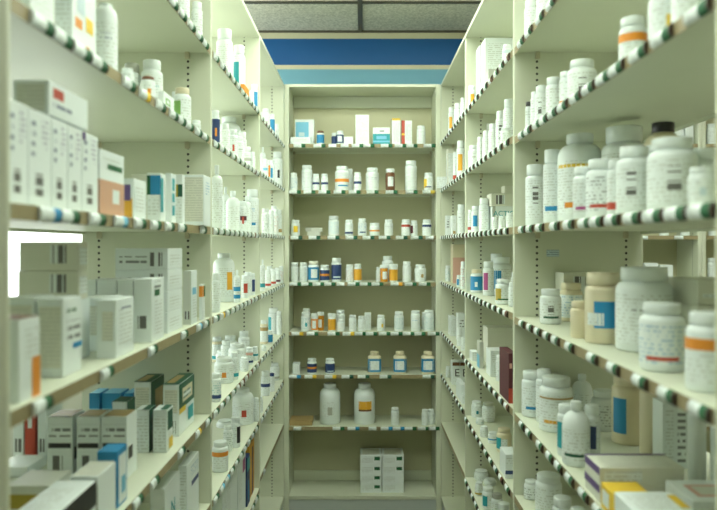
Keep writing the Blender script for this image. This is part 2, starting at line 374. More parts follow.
def amber():
    if 'amber' in M: return M['amber']
    m, N, L, b = nt('amber_plastic'); b.inputs['Base Color'].default_value = (.76, .34, .03, 1); b.inputs['Roughness'].default_value = .2; b.inputs['Transmission Weight'].default_value = .25
    M['amber'] = m; return m
def look_of(style, design, body, cap):
    kind = KIND[style].replace('_', ' '); w = lambda c: WORD.get(c, c)
    base = ('white ' if body == 'white' else w(body) + ' ') + kind
    ops = [o.partition(':') for o in (design or 'plain').split('+')]
    col = [(k, c) for k, _, c in ops if c and k not in ('text', 'name', 'panel')]
    if col:
        k, c = col[-1] if col[0][0] == 'full' and len(col) > 1 else col[0]
        noun = {'band': 'band', 'low': 'lower band', 'high': 'upper band', 'stripe': 'stripe', 'line': 'line', 'wrap': 'label', 'full': 'label'}.get(k, 'patch')
        base += ' with %s %s' % (w(c), noun)
    elif any(k == 'bar' for k, _, c in ops): base += ' with barcode label'
    elif design == 'plain': base = 'unlabelled ' + base
    else: base += ' with printed label'
    if cap not in ('white', body): base += ' and %s cap' % w(cap)
    return base

# every item that is placed is noted here: (unit, shelf, photo column, object, look, category, kind)
ITEMS = []; BUSY = {}
def top_of(u, si): return CZ + (SH['B' if u == 'S' else u][si] + LIPH / 2) if si < 7 else BASEZ
def clash(key, x, y, rx, ry, z0, z1, rnd):
    for (x2, y2, rx2, ry2, z2, z3, rnd2) in BUSY.get(key, []):
        if z1 <= z2 + 1e-4 or z0 >= z3 - 1e-4: continue
        if rnd and rnd2:
            if math.hypot(x - x2, y - y2) < rx + rx2 + .0008: return True
        elif abs(x - x2) < rx + rx2 + .0008 and abs(y - y2) < ry + ry2 + .0008: return True
    return False
def note(key, x, y, rx, ry, z0, z1, rnd): BUSY.setdefault(key, []).append((x, y, rx, ry, z0, z1, rnd))
WARN = []
def put(u, si, xc, wpx, ytop, style='bottle', design='text', inset=.018, body='white', cap='white', look=None, jit=.25):
    """stand a bottle on a shelf: photo column of its axis, photo width, photo row of its cap"""
    zb = top_of(u, si); key = (u, si); found = False
    for ins in sorted([inset] + [.0 + .004 * k for k in range(75)], key=lambda v: abs(v - inset) + (.0005 if v < inset else 0)):
        if u in BAY:
            s, dn, df = BAY[u]; off = abs(xc - VX)
            X = (A + ins) / (1 - wpx / (2 * off)); d = X * F / off; w = wpx * d / F; x, y = s * X, d
            lo, hi = dn + .010 + w / 2, df - .010 - w / 2
            ok = X + w / 2 < A + DEP - .005 and lo - .035 < y < hi + .035
            y = min(max(y, lo), hi)
        else:
            d = (D3 + ins) / (1 - wpx / (2 * F)); w = wpx * d / F; x, y = (xc - VX) * d / F, d
            if u == 'B': x = min(max(x, -A + .026 + w / 2), A - .026 - w / 2)
            ok = d + w / 2 < D3 + BDEP - .021
        rr = w / 2 * (1.07 if style == 'vial' else 1.0)
        h = (CZ + (VY - ytop) * d / F) - zb
        if ok and h > .02 and not clash(key, x, y, rr, rr, zb, zb + h, True): found = True; break
    if not found: WARN.append(('no room', u, si, xc)); return None
    nxt = [CZ + hh - LIPH / 2 for hh in SH['B' if u == 'S' else u] if CZ + hh > zb + .03]
    lim = (min(nxt) if nxt else TOPZ - .015) - zb - .012
    if h > lim: WARN.append(('too tall', u, si, xc, round(h, 3), round(lim, 3))); h = lim
    if h < .02: WARN.append(('too short', u, si, xc, round(h, 3))); return None
    face = atan2(-y, -x) + random.uniform(-jit, jit)
    o = bottle(style, w, h, face, design, body, cap, 40 if wpx > 18 else 28)
    o.location = (x, y, zb + .0002); note(key, x, y, rr, rr, zb, zb + h, True)
    ITEMS.append((u, si, xc, o, look or look_of(style, design, body, cap), 'jar' if 'jar' in KIND[style] else ('vial' if style == 'vial' else 'bottle')))
    return o
FACES = {'N': '-y', 'T': '+z'}
def carton_mesh(a, b, mats, patches, aisle, base='white', bevel=.0012):
    """box from corner a to b; mats: face -> material key; patches: (face, u0, u1, v0, v1, material)"""
    m = MB(); bm_ = plain(base, .5)
    m.box(a, b, bm_, mats); me = m.mesh('carton', bevel)
    p = MB(); e = .0004; (x0, y0, z0), (x1, y1, z1) = a, b
    for pi_, (f, u0, u1, v0, v1, mt) in enumerate(patches):
        e = .0003 + .00018 * pi_
        if f == 'N':
            P = lambda u, v: (x0 + (x1 - x0) * u, y0 - e, z0 + (z1 - z0) * v); U = (x1 - x0, z1 - z0)
        elif f == 'A' and aisle > 0:      # faces +x, read from near (left) to far (right)
            P = lambda u, v: (x1 + e, y0 + (y1 - y0) * u, z0 + (z1 - z0) * v); U = (y1 - y0, z1 - z0)
        elif f == 'A':
            P = lambda u, v: (x0 - e, y1 + (y0 - y1) * u, z0 + (z1 - z0) * v); U = (y1 - y0, z1 - z0)
        else:
            P = lambda u, v: (x0 + (x1 - x0) * u, y0 + (y1 - y0) * v, z1 + e); U = (x1 - x0, y1 - y0)
        q = [(u0, v0), (u1, v0), (u1, v1), (u0, v1)]
        p.face([P(*t) for t in q], mt, [(t[0] * U[0], t[1] * U[1]) for t in q])
    if patches:
        me2 = p.mesh('print'); bm = bmesh.new(); bm.from_mesh(me); off = len(me.materials); k = len(bm.faces)
        bm.from_mesh(me2)
        for i, f in enumerate(bm.faces):
            if i >= k: f.material_index += off
        bm.to_mesh(me); bm.free()
        for mm in me2.materials: me.materials.append(mm)
        bpy.data.meshes.remove(me2)
    return me
def mk(code):
    """material code: t = text, t:ink, T = bold text, b = barcode, B = upright barcode, else colour"""
    k, _, c = code.partition(':')
    if k == 't': return text('white', c or 'grey', .007, .55)
    if k == 'T': return text('white', c or 'black', .013, .6)
    if k == 'f': return text('offwhite', c or 'grey', .006, .6)
    if k == 'b': return barcode()
    if k == 'B': return barcode(True)
    return plain(code, .45)
def carton(u, si, x0, x1, d0, d1, h, look, patches=(), base='white', zb=None, name='medicine_carton', cat='box', px=None, faces={}, bevel=.0012):
    """a carton given by its real extents: x0..x1 sideways, d0..d1 away from the viewer, h tall; zb = what it stands on"""
    zb = top_of(u, si) if zb is None else zb; key = (u, si); zb += .0003
    cx, cy = (x0 + x1) / 2, (d0 + d1) / 2; rx, ry = (x1 - x0) / 2, (d1 - d0) / 2
    if clash(key, cx, cy, rx, ry, zb, zb + h, False): WARN.append(('box clash', u, si, look))
    ai = 1 if cx < 0 else -1
    me = carton_mesh((-rx, -ry, 0), (rx, ry, h), {FACES.get(k, '+x' if ai > 0 else '-x'): mk(v) for k, v in faces.items()}, [(p[0], p[1], p[2], p[3], p[4], mk(p[5])) for p in patches], ai, base, bevel)
    o = link(name, me, None, (cx, cy, zb)); note(key, cx, cy, rx, ry, zb, zb + h, False)
    ITEMS.append((u, si, px if px is not None else VX + cx * F / cy, o, look, cat)); return o
def pbox(u, si, xe, xdeep, xfar, ytop, look, patches=(), inset=.015, base='white', zb=None, **k):
    """a carton on a side bay by photo columns: xe = near corner on the aisle side, xdeep = end of the near face, xfar = far corner on the aisle side"""
    s, dn, df = BAY[u]; X = A + inset
    d0 = max(X * F / abs(xe - VX), dn + .011); d1 = min(X * F / abs(xfar - VX), df - .011); Xd = min(abs(xdeep - VX) * d0 / F, A + DEP - .006)
    z = top_of(u, si) if zb is None else zb
    h = CZ + (VY - ytop) * d0 / F - z
    return carton(u, si, min(s * X, s * Xd), max(s * X, s * Xd), d0, d1, h, look, patches, base, zb, **k)
def bbox(si, xl, xr, ytop, look, patches=(), inset=.02, dep=.04, base='white', zb=None, **k):
    d = D3 + inset; x0, x1 = (xl - VX) * d / F, (xr - VX) * d / F; z = top_of('B', si) if zb is None else zb
    x0 = max(x0, -A + .026); x1 = min(x1, A - .026)
    return carton('B', si, x0, x1, d, d + dep, CZ + (VY - ytop) * d / F - z, look, patches, base, zb, **k)
TXT = [('N', .08, .92, .1, .9, 't')]
TXA = [('N', .1, .9, .12, .88, 't'), ('A', .1, .9, .12, .88, 't')]
#GOODS
def row(u, si, *items):
    for it in items:
        kw = it[5] if len(it) > 5 else {}
        put(u, si, it[0], it[1] * (1.12 if u == 'R1' and si in (1, 2, 4) else 1.0), it[2], it[3] if len(it) > 3 else 'bottle', it[4] if len(it) > 4 else 'text', **kw)
I = lambda v, **k: dict(inset=v, **k)
# ---- back unit, from the top
bbox(0, 290.5, 310.5, 137, 'low white carton in front of a sky blue carton', [('N', .1, .8, .3, .8, 't')], inset=.012, dep=.04)
bbox(0, 295, 314, 119.5, 'sky blue carton with white spine behind a low white carton', [('N', .04, .72, .04, .9, 'skyblue'), ('N', .2, .5, .35, .5, 'paleblue'), ('N', .3, .5, .1, .25, 'white')], inset=.062, dep=.05)
row('B', 0, (320.5, 7.5, 131, 'bottle', 'full:blue', dict(cap='brown')), (340, 7.5, 131, 'bottle', 'full:navy+panel'), (334.5, 6, 133, 'bottle', 'full:navy', I(.055)))
bbox(0, 344, 353, 136.7, 'small blank white carton', dep=.035)
bbox(0, 355.5, 369, 114.8, 'tall white carton with grey print', [('N', .08, .9, .1, .9, 't')], dep=.05)
bbox(0, 373, 390, 127.5, 'white and teal banded carton', [('N', 0, 1, 0, .62, 'teal'), ('N', 0, 1, .12, .22, 'skyblue'), ('N', .2, .8, .3, .5, 'skyblue'), ('N', .35, .65, .72, .9, 'T')], dep=.05)
bbox(0, 392, 400.3, 118.3, 'white carton with yellow top edge', [('N', 0, 1, .92, 1, 'yellow'), ('N', .15, .85, .1, .8, 't')], dep=.05)
bbox(0, 401.5, 412, 120.5, 'white carton with red spine', [('N', 0, .32, 0, 1, 'red'), ('N', 0, .3, .38, .46, 'yellow'), ('N', .4, .95, .15, .85, 't')], dep=.045)
row('B', 0, (421, 8.5, 126, 'tall', 'text'))
row('B', 1, (293.7, 7.5, 173, 'bottle', 'text:blue'), (307, 10.5, 165.5, 'tall', 'text'), (316, 7, 174, 'bottle', 'text+band:navy'), (324.6, 7, 174, 'bottle', 'text+band:navy'),
    (342, 14, 166.5, 'jar', 'text+band:orange+stripe:blue'), (349.5, 7, 169, 'bottle', 'text', I(.08)), (357.5, 7.5, 172.5, 'bottle', 'text+band:navy'), (372.3, 13, 168, 'jar', 'text+name:navy'),
    (390.2, 9.5, 169, 'bottle', 'panel', dict(body='brown')), (411, 11.5, 161, 'tall', 'text'), (428.5, 9, 173, 'bottle', 'text+sidel:yellow+stripe:navy'))
row('B', 2, (295.5, 8.5, 220, 'bottle', 'text+patch:yellow'))
z = top_of('B', 2)
a = bbox(2, 307.5, 320, 231.8, 'grey flat carton under another flat carton', inset=.03, dep=.06, base='palegrey')
bbox(2, 305.5, 322, 227.8, 'grey flat carton lying on a smaller one', inset=.03, dep=.06, zb=a.location.z + a.dimensions.z, base='palegrey', patches=[('N', 0, .35, .1, .9, 'grey')])
row('B', 2, (333.7, 10.5, 216, 'bottle', 'text:skyblue'), (349, 8, 220, 'bottle', 'text+low:navy'), (362.3, 8.5, 218.5, 'bottle', 'text:blue+stripe:navy'), (374.5, 10, 223, 'squat', 'text+band:orange'),
    (388.7, 8.5, 219.5, 'bottle', 'text+name:black'), (405.8, 8.7, 219.5, 'bottle', 'text+high:red'), (414, 7, 220.5, 'bottle', 'text+sidel:maroon', I(.03)), (426.8, 9, 219.5, 'bottle', 'text+high:navy'))
row('B', 3, (294.7, 7.5, 262.5), (303.5, 8, 262.5), (313.5, 11, 261, 'bottle', 'full:blue+panel', dict(cap='offwhite')), (324.7, 9.5, 265, 'bottle', 'full:navy+band:orange'), (336.5, 10, 258, 'bottle', 'full:navy+stripe:paleblue'),
    (349.7, 7.7, 264.5, 'bottle', 'text:red'), (357.8, 7.5, 264, 'bottle', 'text+full:amber'), (384, 7.6, 265, 'vial', 'panel', dict(body='amber', inset=.012)), (393.4, 8.6, 264, 'vial', 'full:amber', I(.012)),
    (379, 6, 267, 'bottle', 'text', I(.05)), (387.5, 11, 256, 'jar', 'text', I(.07)), (406.8, 8.5, 261.5, 'bottle'), (420.3, 11.5, 264.5, 'jar', 'text+spot:tan'))
row('B', 4, (305.8, 9.5, 312, 'bottle', 'text:teal+spot:teal'), (306.5, 8, 308.5, 'bottle', 'plain', I(.08)), (314.7, 6.8, 313.5, 'vial', 'full:orange+panel', I(.012)), (320.5, 7, 312, 'vial', 'panel', dict(body='amber', inset=.045)),
    (331.8, 7.7, 313.5, 'vial', 'full:amber', I(.012)), (340.5, 8, 319.5, 'bottle', 'text:pink'), (340.5, 9, 310, 'bottle', 'text', I(.06)), (352.7, 7.5, 315, 'bottle'), (361.7, 7.7, 316, 'bottle'))
bbox(4, 364.5, 371, 312.8, 'white upright carton behind a bottle', TXT, inset=.06, dep=.03)
row('B', 4, (381, 8, 315, 'bottle', 'text+spot:yellow'), (399, 9.5, 311.5, 'bottle', 'text:teal'), (415.5, 9.2, 310.5, 'tall', 'text+name:blue'), (429, 10.3, 310, 'tall', 'text:teal'), (425, 7, 312, 'bottle', 'text', I(.08)))
bbox(5, 292.5, 299.5, 363.5, 'small white carton with sloping top', dep=.05, patches=[('N', .1, .9, .2, .8, 't')])
row('B', 5, (312, 9.5, 358.5, 'bottle', 'full:navy+band:orange', I(.014)), (330, 9.5, 358.5, 'bottle', 'full:navy+stripe:paleblue', I(.014)))
for px in (374.5, 400, 428): put('B', 5, px, 14, 351.3, 'square', 'full:blue+panel', .014, 'ivory', 'ivory', jit=.05)
carton('B', 6, -.374, -.258, D3 + .015, D3 + .13, .026, 'flat brown open carton lying against the left side', [('T', .02, .98, .02, .98, 'tan')], 'tan', px=303)
row('B', 6, (330, 20.5, 383.3, 'big', 'panel:white+spot:grey', I(.03)), (364.5, 21, 383.3, 'big', 'mid:amber+foot:brown', I(.03)))
row('B', 6, (395, 8, 407.5, 'bottle', 'text', I(.02)), (425, 6.8, 409.3), (433.3, 7.5, 409.3))
zb = BASEZ
for rw in range(4):
    hts = [.046, .046, .048, .053]
    for cl, (xa, xb) in enumerate(((360.3, 381.6), (382.3, 403.8))):
        o = carton('B', 7, (xa - VX) * 3.61 / F, (xb - VX) * 3.61 / F, 3.61, 3.74, hts[rw], '%s white carton with green corner of the %s stack' % (('lowest', 'second lowest', 'third lowest', 'topmost')[rw], ('left', 'right')[cl]),
               [('N', .66, .92, .5, .85, 'green' if not (cl and rw < 2) else 'white'), ('N', .06, .6, .2, .8, 't'), ('T', .1, .9, .1, .9, 'f')], zb=zb, px=360 + cl * 20 + (3 - rw))
    zb = o.location.z + hts[rw]
# ---- near left bay
row('L1', 0, (197, 11, 2.5), (183.5, 12, -9), (171, 13, -14, 'jar'), (159, 13, -22))
carton('L1', 1, -.49, -.43, .907, .976, .19, 'white carton with pale blue arc near the post', [('A', .1, .9, .1, .8, 't'), ('A', .55, .8, .3, .6, 'paleblue')], px=42)
carton('L1', 1, -.456, -.43, 1.036, 1.13, .19, 'white carton with orange and yellow flower', [('A', .12, .4, .23, .31, 'orange'), ('A', .55, .85, .25, .37, 'yellow'), ('A', .2, .5, .36, .5, 'paleblue'), ('A', .55, .7, .08, .13, 'orange'), ('N', .1, .9, .1, .9, 't')], px=84)
row('L1', 1, (105.5, 23, 5, 'lotion', 'text+name:navy', dict(inset=.03, jit=.05, look='white round-shouldered lotion bottle with navy lettering')), (148, 14.5, 77, 'jar', 'text+spot:orange', dict(inset=.008, cap='brown')), (127.5, 12, 69, 'bottle', 'text', I(.012)),
    (152, 21, 61, 'jar', 'text+name:teal', I(.055)), (132, 17, 64, 'jar', 'text', dict(inset=.1, cap='grey')))
pbox('L1', 1, 164, 158, 174, 91, 'white carton with green square', [('A', .15, .6, .3, .7, 'lime'), ('A', .25, .5, .4, .6, 'white')], inset=.012)
row('L1', 1, (182.3, 17, 88.5, 'jar', 'text+sidel:lime', dict(cap='ivory')), (196.5, 8.5, 120.5, 'squat', 'text'), (176, 9, 92, 'bottle', 'text+patch:lime', I(.07)))
ds = [.828, .880, .946, .998, 1.048, 1.113]
for i in range(5):
    carton('L1', 2, -.54, -.42, ds[i], ds[i + 1] - .0012, .126 - .001 * i, 'white barcode carton with purple name, %s of five' % ('leftmost', 'second from left', 'middle one', 'second from right', 'rightmost')[i], [('A', .3, .62, .12, .4, 'B'), ('A', .12, .3, .52, .92, 'T:navy'), ('A', .55, .85, .6, .95, 't:purple'), ('N', .1, .9, .1, .9, 'f')] + ([('A', .0, .18, .9, 1, 'purple')] if i == 4 else []), px=17 + 18 * i)
carton('L1', 2, -.468, -.42, .937, 1.071, .046, 'white carton with red emblem lying across five cartons', [('A', .1, .35, .55, .85, 'red'), ('A', .1, .55, .15, .4, 'T:navy'), ('N', .1, .9, .1, .9, 'f')], zb=top_of('L1', 2) + .1265, px=60)
carton('L1', 2, -.50, -.42, 1.118, 1.233, .107, 'white and peach carton with a white diamond', [('A', 0, 1, 0, .54, 'peach'), ('A', .5, .78, .2, .42, 'white'), ('A', .3, .9, .72, .8, 'green'), ('A', .1, .8, .86, .9, 't'), ('N', 0, 1, 0, .54, 'peach')], px=112)
pbox('L1', 2, 134, 117, 146, 178.5, 'white carton with purple and orange picture', [('N', .1, .9, 0, .5, 'amber'), ('N', .2, .8, .45, .85, 'purple'), ('A', .1, .8, .2, .8, 't')], inset=.018)
pbox('L1', 2, 148, 131, 152, 174.5, 'grey printed carton at the back', TXA, inset=.085, base='offwhite')
pbox('L1', 2, 160.5, 147, 165.5, 173, 'white carton with green and blue square', [('N', 0, .25, .55, .95, 'green'), ('N', .25, 1, .55, .95, 'blue'), ('N', .1, .9, .1, .5, 't'), ('A', 0, .5, .2, .9, 'teal')], inset=.012)
pbox('L1', 2, 171, 165.5, 176, 173, 'white carton with teal bars', [('N', 0, 1, 0, 1, 'white'), ('A', .2, .7, .15, .9, 'teal'), ('A', .2, .7, .35, .42, 'white'), ('A', .2, .7, .6, .65, 'white')], inset=.010)
pbox('L1', 2, 182.5, 174, 185, 174.5, 'white carton with gold and green block', [('N', .05, .45, .55, .8, 'gold'), ('N', .45, 1, .55, .8, 'darkgreen'), ('N', .1, .9, .1, .5, 't')], inset=.012)
carton('L1', 2, -.437, -.386, 1.705, 1.779, .124, 'large white carton covered in small grey print', [('N', .05, .95, .08, .95, 'f'), ('A', .2, .8, .6, .9, 't:blue')], px=195)
zt = top_of('L1', 3)
carton('L1', 3, -.475, -.41, .835, .89, .10, 'white carton with orange corner beside the post', [('A', .3, .9, .5, .9, 't'), ('A', .6, 1, 0, .5, 'orange'), ('T', 0, 1, 0, 1, 'brown')], px=12)
carton('L1', 3, -.465, -.428, 1.0, 1.066, .113, 'tall white carton with green and blue side lettering', [('N', .08, .92, .12, .9, 'f'), ('A', .15, .7, .75, .9, 'T:green'), ('A', .2, .9, .45, .7, 'T'), ('A', .5, 1, .33, .4, 'blue')], px=58)
carton('L1', 3, -.51, -.469, 1.0, 1.066, .115, 'tall white carton with grey print left of its twin', [('N', .08, .92, .12, .9, 'f')], px=26)
o = carton('L1', 3, -.566, -.467, 1.15, 1.20, .0995, 'white carton at the bottom of a pile', [('N', .08, .92, .12, .9, 'f')], px=47)
for i, nm in enumerate(('grey-faced flat carton with barcode, second in the pile', 'grey-faced flat carton with barcode, topmost of the pile')):
    o = carton('L1', 3, -.566 + .002 * i, -.467, 1.15, 1.19, .0475, nm, [('N', .52, .8, .25, .88, 'b'), ('A', .1, .9, .2, .8, 't')], base='offwhite', zb=zt + .0998 + .048 * i, px=46 - i)
carton('L1', 3, -.445, -.412, 1.17, 1.262, .098, 'white upright carton with small print', [('N', .3, .85, .3, .8, 'f'), ('A', .15, .85, .2, .85, 't'), ('A', .2, .8, .82, .93, 'T:navy')], px=116)
carton('L1', 3, -.505, -.455, 1.25, 1.33, .0955, 'white upright carton behind and left of its twin', [('N', .1, .9, .3, .85, 'f')], px=88)
for xa, xb, p in ((-.537, -.518, 91), (-.516, -.480, 105)): carton('L1', 3, xa, xb, 1.36, 1.44, .1225, 'plain white carton standing behind', px=p)
carton('L1', 3, -.445, -.41, 1.363, 1.446, .124, 'white carton with barcode and green side mark', [('N', .2, .75, .22, .42, 'b'), ('A', .2, .6, .72, .82, 'green'), ('A', .2, .7, .85, .95, 'T'), ('A', .2, .8, .1, .65, 't')], px=150)
carton('L1', 3, -.477, -.447, 1.363, 1.446, .122, 'plain white carton beside a barcode carton', px=125)
for i in range(4):
    carton('L1', 3, -.53, -.417, 1.5, 1.62, .0455, '%s wide white carton of the stack of four' % ('lowest', 'second lowest', 'third', 'topmost')[i], [('N', .65, .93, .15, .8, 'b'), ('N', .08, .6, .3, .62, 'T'), ('A', .1, .85, .2, .7, 't')], zb=zt + .046 * i, px=144 + i * .3, faces={'T': 'brown'} if i == 3 else {})
pbox('L1', 3, 191, 183, 197, 271, 'grey carton with light blue mark', [('N', 0, 1, 0, 1, 'palegrey'), ('N', .2, .8, .1, .25, 'b'), ('A', .2, .8, .55, .68, 'skyblue'), ('A', .2, .8, .1, .5, 't')], inset=.01)
pbox('L1', 3, 202.5, 199, 205, 284.5, 'small carton with orange top', [('A', 0, .5, .65, .95, 'orange'), ('A', .5, 1, .65, .95, 'green'), ('N', 0, 1, .65, .95, 'orange')], inset=.006)
dg = [('T', .0, 1, 0, 1, 'darkgreen'), ('T', .1, .6, .1, .8, 'tan')]
pbox('L1', 4, 179, 163, 194, 385, 'big green and white carton with yellow swoosh, nearest the lip', [('N', .1, .9, .45, .9, 'f'), ('N', .2, .8, .05, .3, 'b'), ('A', 0, 1, .5, 1, 'darkgreen'), ('A', .2, .85, .6, .88, 'ivory'), ('A', .25, .75, .66, .8, 'T:green'), ('A', 0, .4, .42, .52, 'yellow'), ('A', .55, .9, .15, .42, 'teal')] + dg, inset=.027)
carton('L1', 4, -.542, -.502, 1.66, 1.769, .12, 'big green and white carton behind the slim ones', [('N', .1, .9, .4, .9, 'f'), ('A', 0, 1, 0, 1, 'darkgreen'), ('A', .3, .9, .4, .8, 'tan')] + dg, px=147)
carton('L1', 4, -.449, -.419, 1.50, 1.548, .092, 'slim white carton with dark green edge, nearer the lip', [('N', .1, .9, .05, .85, 't'), ('A', .1, .9, .5, .95, 'darkgreen'), ('A', .3, .9, .05, .3, 'yellow'), ('T', .5, 1, 0, 1, 'darkgreen')], px=164)
carton('L1', 4, -.487, -.4575, 1.50, 1.548, .092, 'slim white carton with dark green edge, left of its twin', [('N', .1, .9, .05, .85, 't'), ('A', 0, 1, 0, 1, 'darkgreen'), ('T', .5, 1, 0, 1, 'darkgreen')], px=143)
for xa, xb, p, n in ((-.4965, -.4475, 114, 'right'), (-.5435, -.499, 89, 'middle'), (-.5995, -.551, 60, 'left')):
    carton('L1', 4, xa, xb, 1.33, 1.39, .1185, 'white carton with bold black name and black band, %s one' % n, [('N', .08, .92, .68, .88, 'T'), ('N', .06, .94, .5, .58, 'black'), ('N', .2, .62, .1, .38, 'b'), ('T', .05, .95, .05, .95, 'tan'), ('A', .1, .5, .3, .5, 'black')], px=p)
carton('L1', 4, -.508, -.478, 1.42, 1.47, .127, 'white carton with dark green lid', [('T', 0, 1, 0, 1, 'darkgreen'), ('A', 0, 1, 0, 1, 'darkgreen')], px=121)
for xa, xb, p in ((-.648, -.624, 93), (-.617, -.574, 110), (-.565, -.546, 129)): carton('L1', 4, xa, xb, 1.66, 1.72, .094, 'blue-topped carton at the back', [('N', 0, 1, .62, 1, 'blue'), ('N', .1, .9, .1, .55, 't:blue'), ('A', 0, 1, .6, 1, 'blue')], base='skyblue', px=p)
pbox('L1', 4, 117, 97, 127, 452, 'bright blue and white carton leaning at the lip', [('N', 0, .86, 0, .85, 'white'), ('A', .15, .9, .05, .9, 'white'), ('A', .4, .8, .2, .5, 'skyblue')], inset=.013, base='blue')
carton('L1', 4, -.458, -.414, 1.095, 1.175, .082, 'grey and white carton in front of the blue one', [('N', 0, 1, .2, .85, 'palegrey'), ('T', .05, .95, .05, .95, 'f')], px=92)
carton('L1', 4, -.472, -.411, .90, 1.08, .0815, 'flat white carton with dark stripe along its edge', [('T', .1, .7, .2, .8, 't'), ('A', 0, 1, .55, 1, 'black'), ('A', 0, 1, .2, .4, 'yellow')], px=72)
carton('L1', 4, -.56, -.49, 1.10, 1.18, .066, 'grey carton with a gold band', [('N', 0, 1, .45, .8, 'gold'), ('N', .1, .9, .05, .4, 't')], base='offwhite', px=28)
carton('L1', 4, -.70, -.64, 1.34, 1.42, .02, 'small white flat carton lying at the back', px=20)
for xa, xb, p, c in ((-.724, -.702, 18, 0), (-.700, -.678, 30, 1), (-.673, -.655, 42, 0)):
    carton('L1', 4, xa, xb, 1.45, 1.53, .11, 'red carton standing at the back' if c else 'white carton with barcode standing at the back', [('N', .2, .8, .15, .4, 'b')] if not c else [('N', .3, .7, .6, .9, 'white')], base='red' if c else 'white', px=p)
o = pbox('L1', 5, 165, 150, 180, 489, 'white carton with teal letter on its side', [('N', .6, .8, .1, .6, 'navy'), ('A', .1, .9, .05, .6, 't')], inset=.02)
NBOX = o
pbox('L1', 5, 187, 178, 199, 466, 'white carton with navy bar and blue lettering', [('A', .3, .9, .75, .92, 't:blue'), ('A', .35, .95, .58, .66, 'navy'), ('N', .1, .9, .1, .9, 't')], inset=.02)
# ---- middle left bay
row('L2', 0, (224.5, 16, 30, 'bottle', 'text', I(.03)), (239, 12.5, 46, 'bottle', 'text+sidel:teal', I(.02)), (255, 7.5, 86, 'bottle', 'text+sider:blue', I(.01)), (250.5, 5.5, 92, 'bottle', 'text+low:red', I(.012)))
pbox('L2', 0, 244.5, 240.5, 249, 84, 'small orange carton between white bottles', inset=.008, base='orange')
row('L2', 1, (215.5, 8.5, 110.5, 'bottle', 'full:navy+spot:orange', I(.008)), (230, 24, 108, 'big', 'text', I(.10)), (225, 9.5, 124, 'bottle', 'text', I(.012)), (233, 9, 130, 'bottle', 'text+spot:red', I(.012)),
    (240, 8, 137, 'jar', 'text+name:black', I(.01)), (247, 8, 147, 'squat', 'text+band:grey', I(.012)), (242.5, 8, 132, 'bottle', 'text', I(.07)), (252.5, 5.5, 152, 'bottle', 'text', I(.012)))
row('L2', 2, (253, 12.5, 190, 'bottle', 'text+name:blue+stripe:blue', I(.004)), (217, 11, 165, 'syrup', 'text', I(.012)), (233, 14, 191, 'syrup', 'text', I(.02)), (225.5, 8, 187, 'syrup', 'text', I(.06)), (242.5, 8, 201, 'bottle', 'text+band:maroon+spot:red', I(.012)), (247, 9, 196, 'syrup', 'text', I(.09)))
row('L2', 3, (216, 8, 273, 'bottle', 'text', I(.006)), (224, 21, 253, 'big', 'text+strip:amber', dict(inset=.035, jit=.05)), (237, 6.5, 270, 'syrup', 'text+low:blue+band:blue', I(.008)), (245, 7.5, 275, 'bottle', 'text+patch:red', I(.012)), (252, 6.5, 273, 'bottle', 'text+sidel:red+sider:navy', I(.012)), (248, 8, 272, 'bottle', 'text', I(.07)))
row('L2', 4, (237, 17, 343, 'jar', 'text', I(.022)), (224, 19, 357, 'jar', 'text+spot:orange', I(.02)), (216, 10, 373, 'bottle', 'text:teal+low:navy', I(.004)), (249.5, 7, 347, 'bottle', 'text+high:pink+low:navy', I(.01)), (255.5, 6, 346, 'bottle', 'text+band:teal', I(.01)),
    (217, 10, 337, 'bottle', 'text+low:teal', I(.14, body='ivory')), (231, 13, 335, 'jar', 'text', I(.13)), (244, 11, 331, 'jar', 'text', I(.03)), (222, 12, 350, 'jar', 'plain', I(.1)))
row('L2', 4, (234, 9, 352, 'bottle', 'text+low:teal', I(.01)), (244.5, 8, 357, 'bottle', 'text', I(.008)), (226, 10, 340, 'jar', 'text', I(.09)))
row('L2', 5, (220, 16, 441, 'jar', 'text+high:orange', I(.006)), (235.5, 9.5, 417, 'bottle', 'text+sider:black', I(.012)), (244.5, 21, 386.5, 'big', 'text+spot:red', I(.035)), (225, 17, 420, 'jar', 'text', I(.09)), (257.5, 5.5, 396, 'bottle', 'text', I(.01)), (255, 5, 400, 'bottle', 'text', I(.05)), (228, 9, 425, 'bottle', 'text:green', I(.03)))
carton('L2', 6, -.47, -.42, 2.10, 2.35, .20, 'wide white ring binder', [('A', .1, .5, .1, .9, 't')], cat='binder', name='ring_binder', px=230)
carton('L2', 6, -.47, -.42, 2.36, 2.515, .205, 'white ring binder with magenta patch', [('A', .6, .95, .7, .92, 'magenta'), ('A', .1, .5, .3, .8, 't')], cat='binder', name='ring_binder', px=243)
carton('L2', 6, -.47, -.415, 2.52, 2.58, .178, 'navy book with teal top', [('A', 0, 1, .7, .95, 'teal'), ('A', .3, .7, .1, .5, 'blue')], base='navy', cat='book', name='hardback_book', px=251)
carton('L2', 6, -.50, -.418, 2.585, 2.70, .20, 'amber upright box with maroon spine', [('A', .5, .8, 0, .9, 'maroon')], base='amber', px=256)
